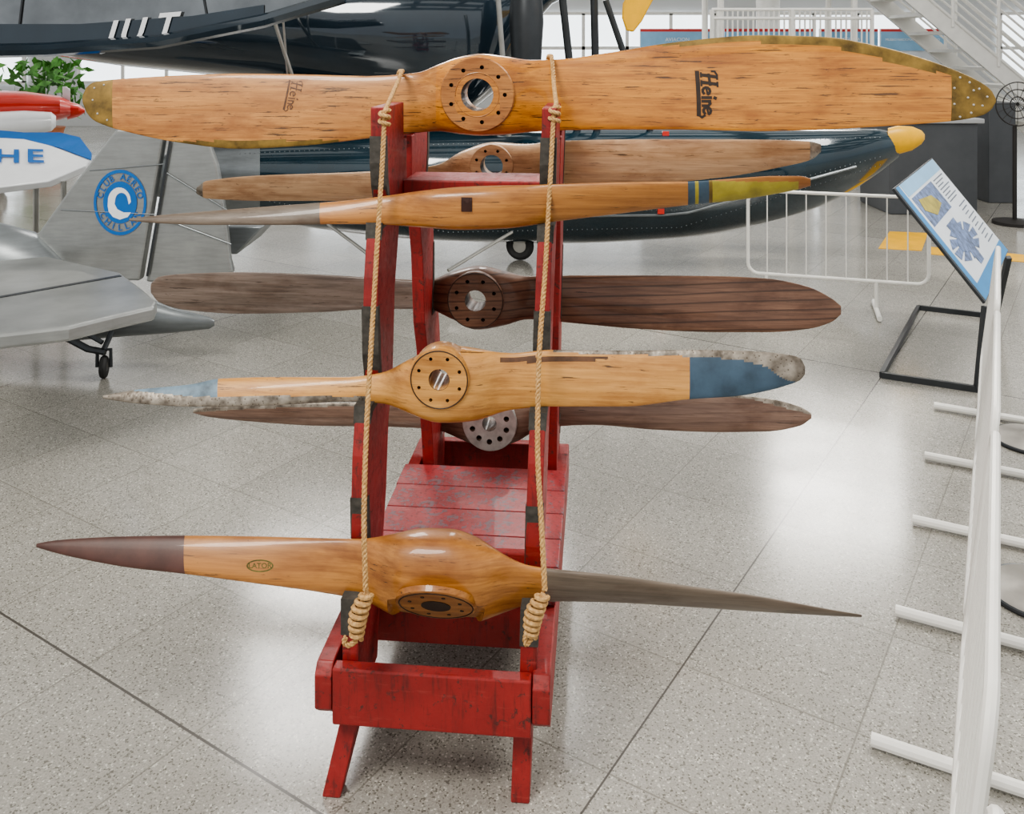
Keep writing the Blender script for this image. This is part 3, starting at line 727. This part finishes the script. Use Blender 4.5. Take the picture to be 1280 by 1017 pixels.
for x,y in ((832,168),(826,263)):
    h=onfloat(x,y)
    if h is not None: b=B(); b.box(h,(.05,.02,.05)); b.done('red_mark','redgloss',root)
b=body([(-150,-60,52,.5),(0,-50,60,.6),(150,-46,82,.8),(330,-50,100,1),(420,-50,118,1),(500,-60,134,1),(590,-60,138,.9),(625,-50,110,.7),(650,-45,50,.5),(690,-40,5,.4),(740,-38,-20,.3)],7.6,.6); b.done('fuselage','navyw',root)
b=B(); b.prism([P(x,y,5.9) for x,y in ((-120,-8),(60,-22),(420,-30),(430,-4),(330,26),(200,52),(60,62),(-120,66))],(0,-.06,.0)); b.done('wing','wingu',root,bevel=.02)
b=B(); b.tube([P(x,y,5.8) for x,y in ((-120,66),(60,62),(200,52),(330,26),(430,-4))],.045,8); b.done('wing_leading_edge','navyw',root)
b=B(); b.prism([P(x,y,5.83) for x,y in ((-120,30),(100,30),(240,20),(330,6),(330,20),(210,44),(60,54),(-120,58))],(0,-.006,.0)); b.done('wing_stripe','navyw',root)
for x0,y0,x1,y1 in ((30,-20,20,64),(250,-26,262,40)):
    b=B(); b.tube([P(x0,y0,5.83),P(x1,y1,5.83)],.006,6); b.done('panel_seam','darkmetal',root)
for i,(ch_,x_p,y_p) in enumerate((('J',140,43),('U',166,40),('T',208,33))):
    b=B(); textb(b,ch_,.22,P(x_p,y_p,5.81),(1,0,.08),(.3,0,1),offset=.005); b.done('registration_letter','whitegloss',root,smooth=False)
for p_,q_,r_,D_,m_ in (((328,-20),(366,97),.015,6.6,'steel'),((350,-20),(360,97),.009,6.6,'steel'),((622,-10),(636,170),.02,6.6,'steel'),((700,-30),(722,170),.03,7.0,'darkmetal'),((742,-30),(746,170),.03,7.0,'darkmetal'),((757,0),(815,170),.025,7.0,'darkmetal')):
    b=B(); b.tube([P(p_[0],p_[1],D_),P(q_[0],q_[1],D_+.1)],r_,10); b.done('strut',m_,root)
b=B(); b.lathe(P(658,-30,6.9),(0,0,-1),[(.08,0),(.12,.15),(.13,.35),(.12,.5),(.09,1.1)],24); b.done('engine_leg','darkmetal',root)
b=B(); b.prism([P(x,y,6.6) for x,y in ((779,4),(800,-30),(830,-60),(845,-50),(812,8),(803,26),(792,40),(783,38),(778,22))],(0,.04,0),0); b.done('propeller_tip','yellow',root,bevel=.01)
wc=P(650,312,7.35); wc.z=.115
b=B(); b.torus(wc,(.25,1,0),.08,.035,28,10); b.done('tyre','tyre',root)
b=B(); b.lathe(wc,(.25,1,0),[(.06,-.02),(.06,.02)],20); b.done('wheel_hub','steel',root)
b=B(); b.tube([wc,wc+V(0,0,.25)],.02,8); b.done('wheel_fork','darkmetal',root)
b=B(); b.tube([P(410,280,6.6),P(470,325,6.2)],.012,8); b.done('tie_rod','steel',root)
b=B(); b.tube([P(640,290,6.6),P(560,338,6.2)],.012,8); b.done('tie_rod','steel',root)
# ---------------------------------------------------------------- white/blue wing
root=thing('white_blue_aircraft','white aircraft wing with blue tip and blue registration letters','aircraft',V(-3.4,6.4,0))
def W(px,py): return P(px,py,6.0+(235-py)*.6/70)
b=B(); b.prism([W(x,y) for x,y in ((-160,150),(30,168),(112,200),(108,206),(60,226),(-160,254))],(0,.05,-.05)); b.done('wing','whitegloss',root,bevel=.01)
b=B(); b.prism([W(x,y)+V(0,-.004,.004) for x,y in ((-60,158),(30,166),(75,166),(100,172),(115,192),(114,200),(75,185),(30,174),(-60,170))],(0,.01,-.01)); b.done('wing_tip','bluegloss',root)
wu=(W(30,190)-W(30,210)).normalized()
for ch_,xx in (('H',12),('E',46)):
    b=B(); textb(b,ch_,.25,W(xx,197)+V(0,-.025,.012),(1,0,-.03),wu,offset=.006); b.done('registration_letter','bluegloss',root,smooth=False)
for x in (-10,40,75):
    b=B(); q_=W(x,222)+V(0,.05,-.03); b.tube([q_,V(q_.x,q_.y,0)],.02,8); b.done('support_stand','steel',root)
root=thing('red_aircraft','red and white light aircraft nose with white spinner','aircraft',V(-5,9,0))
b=body([(-260,110,175,1),(-60,112,165,1),(30,114,158,.9),(75,120,150,.65),(88,126,146,.35)],9.0,.45); b.done('cowling','redgloss',root)
b=body([(-260,150,182,.7),(-60,142,176,.7),(30,138,170,.6),(64,140,164,.4),(70,145,158,.2)],8.6,.35); b.done('lower_cowling','whitegloss',root)
b=body([(84,126,150,.3),(98,130,146,.2),(106,136,141,.05)],9.0,.45); b.done('spinner','redgloss',root)
b=body([(78,108,136,.05),(83,108,138,.05),(88,112,138,.05)],8.95,.2); b.done('propeller_blade','whitegloss',root)
b=B(); b.tube([P(0,170,8.9),G(0,245)+V(0,0,.1)],.03,8); b.done('landing_gear_leg','steel',root)
b=B(); b.torus(G(0,240)+V(0,0,.15),(1,.2,0),.1,.05,24,8); b.done('landing_gear_wheel','tyre',root)
# ---------------------------------------------------------------- right side far
root=thing('display_counter','dark grey exhibition counter with light top','counter',G(1180,262))
b=B(); b.hexa([G(1112,268),G(1222,268),G(1222,268)+V(0,.8,0),G(1112,268)+V(0,.8,0)]+[p+V(0,0,.93) for p in (G(1112,268),G(1222,268),G(1222,268)+V(0,.8,0),G(1112,268)+V(0,.8,0))]); b.done('cabinet','counter',root,bevel=.01,smooth=False)
c_=(G(1112,268)+G(1222,268))/2+V(0,.4,.955); b=B(); b.box(c_,(1.02,.86,.05)); b.done('worktop','counter_l',root,bevel=.01,smooth=False)
q_=P(1238,190,10.3); b=B(); b.box((q_.x,10.3,.55),(.30,.5,1.1)); b.done('display_cabinet','counter',top=('tall dark grey display cabinet beside counter','cabinet'),bevel=.01,smooth=False)
for x0,x1,tx in ((800,892,'AVIACION'),(905,1015,'MUSEO NACIONAL'),(1024,1096,'HISTORIA'),(1100,1178,'MUSEO NACIONAL AERONAUTICO')):
    DP=12.6
    a=P(x0,36,DP);c=P(x1,36,DP); top_=a.z
    root=thing('poster_board','white information board with blue header','poster board',V((a.x+c.x)/2,DP,0))
    b=B(); b.box(((a.x+c.x)/2,DP,top_/2),(c.x-a.x,.04,top_)); b.done('board','poster_white',root,smooth=False)
    b=B(); b.box(((a.x+c.x)/2,DP-.03,top_-.17),(c.x-a.x,.02,.26)); b.done('header','poster_lightblue',root,smooth=False)
    b=B(); b.box(((a.x+c.x)/2,DP-.03,top_-.02),(c.x-a.x,.02,.04)); b.done('header_stripe','poster_red',root,smooth=False)
    b=B(); textb(b,tx,min(.07,(c.x-a.x)/len(tx)*1.4),((a.x+c.x)/2,DP-.045,top_-.15),(1,0,0),(0,0,1)); b.done('header_text','whitegloss',root,smooth=False)
b=B(); b.lathe(G(960,205),(0,0,1),[(.17,0),(.17,3.2)],28); b.done('column','white',top=('round white structural column standing on floor','column'))
root=thing('staircase','white steel staircase with barred handrails','staircase',V(5,11,0))
A=P(1075,-60,11); C=V(A.x+3.3,11,0); 
for dy in (0,1.0):
    b=B(); b.beam(A+V(0,dy,0),C+V(0,dy,.06),.05,.2); b.done('stringer','white',root,smooth=False)
n=13
for i in range(n):
    t_=(i+.5)/n; c=A.lerp(C,t_); b=B(); b.box(c+V(0,.5,.02),(.28,.95,.04)); b.done('tread','white',root,smooth=False)
for dy in (-.03,1.03):
    for k_ in range(8):
        b=B(); b.tube([A+V(0,dy,.12+.12*k_),C+V(0,dy,.18+.12*k_)],.024 if k_==7 else .014,6); b.done('handrail','white',root)
    for i in range(7): c=A.lerp(C,i/6); b=B(); b.tube([c+V(0,dy,0.05),c+V(0,dy,1.02)],.02,6); b.done('rail_post','white',root)
b=B(); l0=P(890,5,11.3); b.hexa([V(l0.x,11,A.z-.15),V(A.x,11,A.z-.15),V(A.x,12,A.z-.15),V(l0.x,12,A.z-.15),V(l0.x,11,A.z),V(A.x,11,A.z),V(A.x,12,A.z),V(l0.x,12,A.z)]); b.done('landing','counter_l',root,smooth=False)
for x in (l0.x+.05,A.x-.05):
    for y in (11.05,11.95): b=B(); b.tube([V(x,y,0),V(x,y,A.z-.1)],.04,8); b.done('landing_post','white',root)
root=thing('safety_railing','white railing with vertical balusters','railing',P(985,160,10.5)); root.location.z=0
z1=P(0,12,10.5).z; z0=P(0,36,10.5).z-.9
xa,xb=P(890,0,10.5).x,P(1090,0,10.5).x
for z in (z1,z1-.1,z0): b=B(); b.tube([V(xa,10.5,z),V(xb,10.5,z)],.02,8); b.done('rail','white',root)
for i in range(32): x=xa+(xb-xa)*i/31; b=B(); b.tube([V(x,10.5,z0),V(x,10.5,z1)],.01,6); b.done('baluster','white',root)
for x in (xa,(xa+xb)/2,xb): b=B(); b.tube([V(x,10.5,0),V(x,10.5,z1)],.025,8); b.done('railing_post','white',root)
c=P(1272,130,8.8); root=thing('pedestal_fan','black round pedestal fan','fan',V(c.x,c.y,0)) 
b=B(); 
for r_ in (.21,.14,.07): b.torus(c,(0,1,0),r_,.006,32,6)
for i in range(16): a=i*math.pi/8; b.tube([c,c+V(.21*math.cos(a),0,.21*math.sin(a))],.003,5)
b.done('fan_guard','black',root)
b=B(); b.lathe((c.x,c.y+.05,0),(0,0,1),[(.2,0),(.2,.03),(.02,.05),(.02,c.z-.2)],20); b.done('fan_stand','black',root)
c=G(55,200); root=thing('potted_plant','bushy green plant in terracotta pot','plant',c)
b=B(); b.lathe(c,(0,0,1),[(.2,0),(.28,.45),(.3,.5),(.26,.5)],20); b.done('pot','terracotta',root)
b=B()
for i in range(260):
    a=random.uniform(0,6.28); r_=random.uniform(.05,.62); z=random.uniform(.6,1.5); q=c+V(r_*math.cos(a),r_*math.sin(a),z)
    d=V(random.uniform(-1,1),random.uniform(-1,1),random.uniform(-.3,1)).normalized()*.12; s_=d.cross(V(random.random(),random.random(),.2)).normalized()*.05
    b.add([q-d,q+s_,q+d,q-s_],[(0,1,2,3)])
b.tube([c+V(0,0,.45),c+V(0,0,1.5)],.02,6); b.done('foliage','leaf',root,smooth=False)['kind']='stuff'
spot((3,9,6.6),G(770,400),8,1300); spot((3.5,10,6.6),G(1130,540),5,1000); spot((5,11,6.6),G(1220,340),6,1300); spot((1,11,6.6),G(930,330),8,900); spot((3,11,6.6),G(1010,420),4,1100); spot((-4,10,6.6),G(20,560),5,500)
